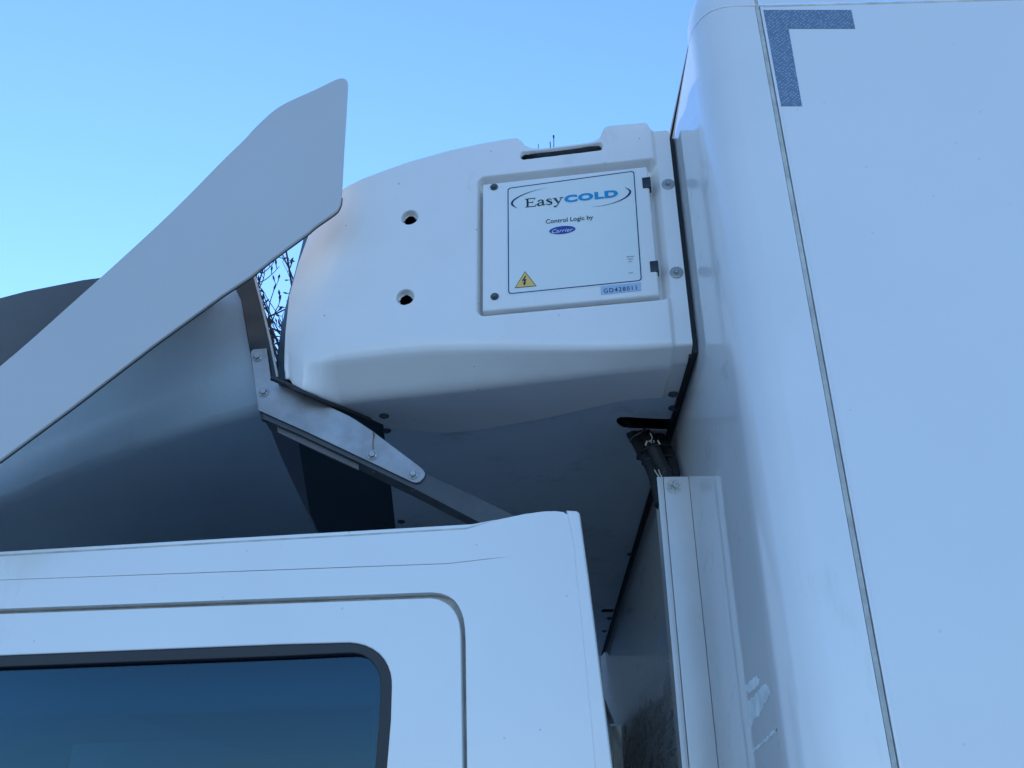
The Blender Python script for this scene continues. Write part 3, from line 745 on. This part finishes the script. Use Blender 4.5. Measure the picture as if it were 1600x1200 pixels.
# number label
NLq = [surf.px(938.5, 447.5), surf.px(1001.5, 441.5), surf.px(1002, 454.2), surf.px(939, 461)]
sub(flat('number_label', surf, [NLq], 0.0003, 'label_blue', None, d=0.0009))
sub(lettering('label_number', 'GD428011', surf, (943.5, 458.2), (995, 453), 0.0085, 'navy', None, 0.0012, bold=0.012, space=1.25))
for tx, p0, p1 in (('MASTER', (979.5, 402.6), (991, 401.6)), ('HEAD', (981, 406.4), (989, 405.6)), ('ON', (982, 410.2), (987, 409.8)), ('OFF', (983, 427.8), (989, 427.2))):
    sub(lettering('small_print', tx, surf, p0, p1, 0.0021, 'ink', None, 0.0008, bold=0.01))

# flange bolts with big pale washers
FW = bolt_mesh('washer', 0.0118, 0.0016, 0.0085, 0.0008, 20, 'clear_washer', True)
for u, v in ((1044, 288), (1057, 426)):
    p = on_side(u, v); fo = Frame(df.o, df.u, df.v)
    mtx = Matrix((df.u, df.v, df.n)).transposed().to_4x4(); mtx.translation = Vector((p.x, Ys(p.x)+0.0072, p.z))
    # put on the ray so it sits where the flange surface is
    q = at(u, v, 1, Ys(p.x)+0.0072); mtx.translation = q
    wo_ = put(FW, mtx, unit, name='washer')
    o = put(BOLT_FLANGE, Matrix.Translation(df.n*0.002) @ mtx, unit)
# screws under the unit
def under_bolt(u, v, z, par=unit):
    p = at(u, v, 2, z); put(BOLT_UNDER, und.matrix(p.x, -p.y, -(z-(HB+0.010))), par)
under_bolt(1052, 616, HB+0.0065); under_bolt(1052, 637.5, HB+0.009)
for u, v in ((600, 650),): under_bolt(u, v, HB-0.001)
for u, v in ((603.5, 673), (627, 815), (985, 866), (952, 966), (944, 986)): under_bolt(u, v, HB+0.009)
def scuff(pts):
    q = []
    for u, v, wd in pts: p = at(u, v, 2, HB-0.0006); q.append((p.x, -p.y, wd))
    return smooth_path(q, 5)
ribbons('scuff_mark', Frame((0, 0, HB-0.0004), (1, 0, 0), (0, -1, 0)), [scuff([(568, 630, .0006), (585, 643, .003), (600, 655, .0045), (607, 659, .001)]), scuff([(604, 658, .001), (614, 661, .005), (626, 659.5, .0035), (639, 656.5, .0006)])], 'scuff', unit)
# wire / tie tail poking up behind the handle notch
for (u, v0, v1, r) in ((865, 238, 212.5, 0.0012), (859.5, 238, 222, 0.0014), (841, 240, 225, 0.0009)):
    p0 = at(u, v0, 1, 1.56); p1 = at(u, v1, 1, 1.56)
    tubes('tie_tail', [[(p0, r), (p0.lerp(p1, .6)+Vector((0.0006, 0, 0)), r*.8), (p1, r*.9)]], 'black_plastic', unit, 6)
pp = at(865, 213, 1, 1.56)
tubes('tie_tail', [[(pp-Vector((0, 0, .003)), 0.0022), (pp+Vector((0, 0, 0.0025)), 0.0018)]], 'black_plastic', unit, 6)

# ------------------------------------------------------------------ cable loom from the unit into the duct
def corr(path, r):
    """corrugated conduit: ribbed radius along the path"""
    out = []; acc = 0; prev = None
    for i, p in enumerate(path):
        out.append((p, r*(1.0 if i % 2 else 0.86)))
    return out
def wp(pts, n): return smooth_path([tuple(at(u, v, 1, y)) for u, v, y in pts], n)
Lm = [([(962, 640, 1.775), (976, 658, 1.758), (990, 678, 1.742), (1005, 705, 1.715), (1022, 738, 1.68), (1034, 790, 1.655)], 0.0140),
      ([(985, 640, 1.80), (1002, 662, 1.78), (1016, 686, 1.74), (1028, 712, 1.72), (1040, 742, 1.69), (1046, 800, 1.67)], 0.0130),
      ([(1000, 645, 1.80), (1018, 668, 1.78), (1034, 692, 1.74), (1046, 716, 1.70), (1052, 744, 1.675), (1056, 800, 1.66)], 0.0135),
      ([(990, 650, 1.79), (1004, 676, 1.74), (1020, 700, 1.695), (1030, 722, 1.675), (1042, 748, 1.66), (1046, 800, 1.65)], 0.0140),
      ([(975, 650, 1.82), (990, 680, 1.79), (1008, 716, 1.75), (1026, 746, 1.70), (1034, 800, 1.68)], 0.0060)]
for pts, r in Lm:
    pa = wp(pts, 16)
    tubes('cable', [corr(pa, r)], 'black_rubber', unit, 12)
# cable tie bands around the bundle, loose pale tails
def tieband(c, rx, rz, tilt, rr, mname):
    pts = []
    for k_ in range(25):
        t = 2*math.pi*k_/24
        v = Vector((rx*math.cos(t), rx*0.8*math.sin(t), rz*math.cos(t)))
        pts.append((c+v, rr))
    tubes('cable_tie', [pts], mname, unit, 6)
tieband(at(1000, 681, 1, 1.735), 0.020, 0.010, 0, 0.0020, 'tie_brown')
tieband(at(1024, 703, 1, 1.70), 0.029, 0.006, 0, 0.0016, 'black_plastic')
tieband(at(1028, 720, 1, 1.70), 0.030, 0.004, 0, 0.0022, 'black_plastic')
tieband(at(1038, 738, 1, 1.69), 0.028, 0.003, 0, 0.0018, 'black_plastic')
for u0, v0, u1, v1, rr in ((1011, 689, 1008.5, 696, 0.0021), (1016, 688, 1018, 692, 0.0011), (1021.5, 688, 1022, 691.5, 0.0012), (1027.5, 688, 1031, 694, 0.0019)):
    tubes('cable_tie', [[(at(u0, v0, 1, 1.652), rr*.7), (at(u1, v1, 1, 1.652), rr)]], 'cable_tie', unit, 6)
for pts in ([(1016, 677), (1019, 683), (1018, 688), (1013, 690)], [(1022, 742), (1026, 742.5), (1030, 747)][0:0] or [(1022.5, 734), (1026, 740), (1030, 745)], [(1029, 734), (1031, 740), (1034, 744.5)]):
    tubes('cable_tie', [[(at(u, v, 1, 1.628 if v > 730 else 1.655), 0.0011) for u, v in pts]], 'cable_tie', unit, 6)
for u, v in ((990, 683), (1001, 714)):
    p = at(u, v, 1, 1.735); tubes('cable_tie', [[(p-Vector((0.008, 0, 0)), 0.006), (p+Vector((0.010, 0, -0.002)), 0.0055)]], 'black_plastic', unit, 8)

# ================================================================== AIR DEFLECTOR
defl = thing('air_deflector', 'white roof air deflector with pointed side fin and dark hollow back above the cab', 'air deflector', (-0.6, 2.5, 2.1))
fin = Frame((-0.4, 1.38, 0), Vector((1, -0.10, 0)), (0, 0.02, 1))
fin_top = smooth_path([(-150, 690), (0, 575), (120, 470), (240, 361), (300, 303), (351, 251), (385, 218), (400, 201.5), (417.5, 184.5), (432.5, 171.5), (450, 160.5), (470, 151), (500, 137.5), (525, 125.2), (536, 121.2)], 5)
fin_edge = smooth_path([(536, 121.2), (544, 122.3), (547.5, 128), (547.3, 140), (545, 180), (541.8, 230), (539, 280), (537, 310), (535.3, 319), (531, 327), (525, 332.6), (512, 341.8), (500, 350), (490, 358), (482.5, 364.5), (437.5, 397.5), (395, 431)], 5)
fin_px = fin_top[:-1]+fin_edge+[(350, 461), (240, 541), (120, 633), (0, 722), (-150, 836)]
flat('side_fin', fin, [[fin.px(*p) for p in fin_px]], 0.007, 'fin', defl, 0.0022, bres=3)
rim = [fin.w(*fin.px(*p), -0.0072) for p in fin_edge[34:]+[(350, 461), (240, 541), (120, 633), (0, 722)]]
tubes('fin_edge_seal', [[(p, 0.0013) for p in rim]], 'black_rubber', defl, 8)
# rear side flange (vertical black strip the bracket bolts to)
fl = Frame((-0.5, 1.570, 0), (1, 0, 0), (0, 0, 1))
fpx = [(362, 440), (390, 425), (398, 432), (410, 480), (424, 540), (434, 585), (434, 596), (424, 640), (424, 660), (408, 655), (404, 640), (390, 548), (376, 468)]
flat('rear_flange', fl, [[fl.px(*p) for p in fpx]], 0.012, 'black_plastic', defl, 0.002)
ed = [fl.w(*fl.px(*p), 0.001) for p in ((398, 432), (410, 480), (424, 540), (434, 590))]
tubes('flange_edge', [[(p, 0.0026) for p in ed]], 'fin', defl, 8)
# fin on the far side of the cab
flat('side_fin', Frame(fin.o+Vector((0, 2.45, 0)), (1, 0.10, 0), (0, -0.02, 1)), [[fin.px(*p) for p in fin_px]], 0.007, 'fin', defl, 0.0022)
# hollow inside of the shell: ruled surface from the flange inwards and forwards
rows = []
edge = [(377, 440, 1.585), (384, 500, 1.585), (394, 570, 1.585), (404, 630, 1.585), (414, 650, 1.63), (440, 715, 1.78), (468, 775, 2.05), (497, 835, 2.38), (512, 865, 2.6), (540, 915, 3.2)]
for (u, v, y) in edge:
    p = at(u, v, 1, y); row = []
    for k_ in range(14):
        t = k_/13
        row.append((p.x-1.15*t, p.y+0.10*t+0.12*math.sin(t*3.1)*(1 if v < 700 else .4), p.z-0.10*t-0.42*t*t+0.03*math.sin(t*math.pi)))
    rows.append(row)
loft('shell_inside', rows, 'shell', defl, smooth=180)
# outer top skin, seen only from elsewhere
rows = []
for y in (1.50, 2.0, 2.6, 3.2, 3.7):
    row = []
    for k_ in range(12):
        t = k_/11; row.append((-0.62-1.15*t+0.10*0, y, 2.66-0.55*t*t-0.03*abs(y-2.6)))
    rows.append(row)
loft('shell_top', rows, 'fin', defl, smooth=180)

# steel bracket plate with four bolts and a rust streak
bf = Frame((-0.4, 1.562, 0), (1, 0, 0), (0, 0, 1))
bpx = [(391.3, 552), (392.5, 548.5), (396, 545.8), (416.5, 544), (420, 568), (423, 590), (434, 598), (448, 605.5), (490, 624), (530, 642.5), (546, 650), (556, 656), (580, 672), (620, 702), (658, 730.5), (663, 736), (664.3, 741), (662, 747), (656.5, 752.5), (650, 754.3), (644, 753), (560, 713), (480, 675), (404, 641)]
br = flat('bracket_plate', bf, [[bf.px(*p) for p in bpx]], 0.004, 'bracket', defl, 0.0008)
for u, v in ((402.5, 558), (412, 613), (581.5, 711), (645.5, 741)):
    a_, b_ = bf.px(u, v); put(BOLT_HEX, bf.matrix(a_, b_, 0.0), br)
rs = ribbons('rust_streak', bf, [[(*bf.px(583.5, 675.5), 0.004), (*bf.px(584.5, 680), 0.0035), (*bf.px(583, 690), 0.0022), (*bf.px(583, 704), 0.0020)]], 'rust', None, 0.0004)
rs.parent = br; rs.matrix_parent_inverse = I4
# angle-iron strut from the deflector down to the cab roof
sf = bf.off(-0.006)
web = [(410, 640), (424, 625), (500, 660), (600, 708), (664, 739), (750, 779), (815, 811), (840, 823), (834, 850), (760, 822), (652, 766), (560, 722), (470, 680), (412, 655)]
flat('strut_web', sf, [[sf.px(*p) for p in web]], 0.004, 'dark_metal', defl, 0.0006)
topw = [sf.w(*sf.px(*p), -0.002) for p in ((412, 655), (470, 680), (560, 722), (652, 766), (760, 822), (834, 850))]
strip('strut_flange', topw, [p+Vector((0, 0.045, 0)) for p in topw], 'dark_metal', defl)
for u, v in ((586, 735), (647, 764)):
    p = at(u, v, 1, 1.585); put(BOLT_UNDER, und.matrix(p.x, -p.y, -(p.z-(HB+0.010))+0.001), defl)
# brown-grey strip imitating light reflected on the strut's lower flange, left half
tp = [sf.px(*p) for p in ((430, 660), (560, 722), (559, 731), (500, 704), (432, 672))]
flat('strut_sleeve', sf.off(-0.010), [tp], 0.006, 'dull_steel', defl, 0.001, label='dull metal sleeve under the strut')

# ================================================================== BARE TREE beyond the gap
TY = 6.2
tb = at(433, 640, 1, TY)
tree = thing('bare_tree', 'leafless tree with fine dark twigs seen through the gap behind the deflector', 'tree', (tb.x, TY, 0))
trunk_p, twigs = [], []
random.seed(23)
def grow(p, d, r, L_, depth):
    path = [(p.copy(), r)]; n = 7
    for i in range(n):
        d = (d+Vector((random.uniform(-.20, .20), random.uniform(-.20, .20), random.uniform(-.06, .14)))).normalized()
        p = p+d*L_/n; path.append((p.copy(), r*(1-0.5*(i+1)/n)))
        if depth > 0 and i >= 1:
            if random.random() < 0.5:
                ax = d.orthogonal().normalized(); ax.rotate(Matrix.Rotation(random.uniform(0, 6.28), 3, d))
                nd = d.copy(); nd.rotate(Matrix.Rotation(random.uniform(.5, 1.0), 3, ax))
                grow(p, nd, r*random.uniform(.5, .66), L_*random.uniform(.36, .5), depth-1)
        elif depth == 0 and i >= 1 and random.random() < 0.45:
            ax = d.orthogonal().normalized(); ax.rotate(Matrix.Rotation(random.uniform(0, 6.28), 3, d))
            twigs.append([(p.copy(), r*.7), (p+(d+ax*1.1)*0.020, r*.7), (p+(d*1.3+ax*1.3)*0.030, r*2.1), (p+(d*1.5+ax*1.4)*0.038, r*.6)])
    (trunk_p if depth >= 2 else twigs).append(path)
tr = [(Vector((tb.x-0.01*i*math.cos(i), TY+0.015*i, tb.z*i/9.0)), 0.085-0.006*i) for i in range(10)]
trunk_p.append(tr); tp_ = tr[-1][0]
for dx_, dy_, L_ in ((-.10, .15, 1.25), (.10, -.1, 1.3), (-.26, -.15, 1.1), (.0, .3, 1.2), (.2, .2, 1.2), (-.05, -.3, 1.15), (-.34, .1, .95)):
    grow(tp_-Vector((0, 0, 0.05)), Vector((dx_, dy_, 1)).normalized(), 0.0135, L_, 2)
tubes('trunk', trunk_p, 'bark', tree, 6)
tubes('crown', twigs, 'bark', tree, 4)

# ================================================================== building added beyond the truck to block sun and darken the gap
bld = thing('warehouse', 'low dark clad building beyond the truck, glimpsed behind the cab', 'building', (0, 9.5, 0))
box('wall', WORLD, -30, 26, 9.5, 24, 0, 5.3, 'dark_metal', bld)
box('roof', WORLD, -30.2, 26.2, 9.3, 24.2, 5.303, 5.45, 'dark_metal', bld)
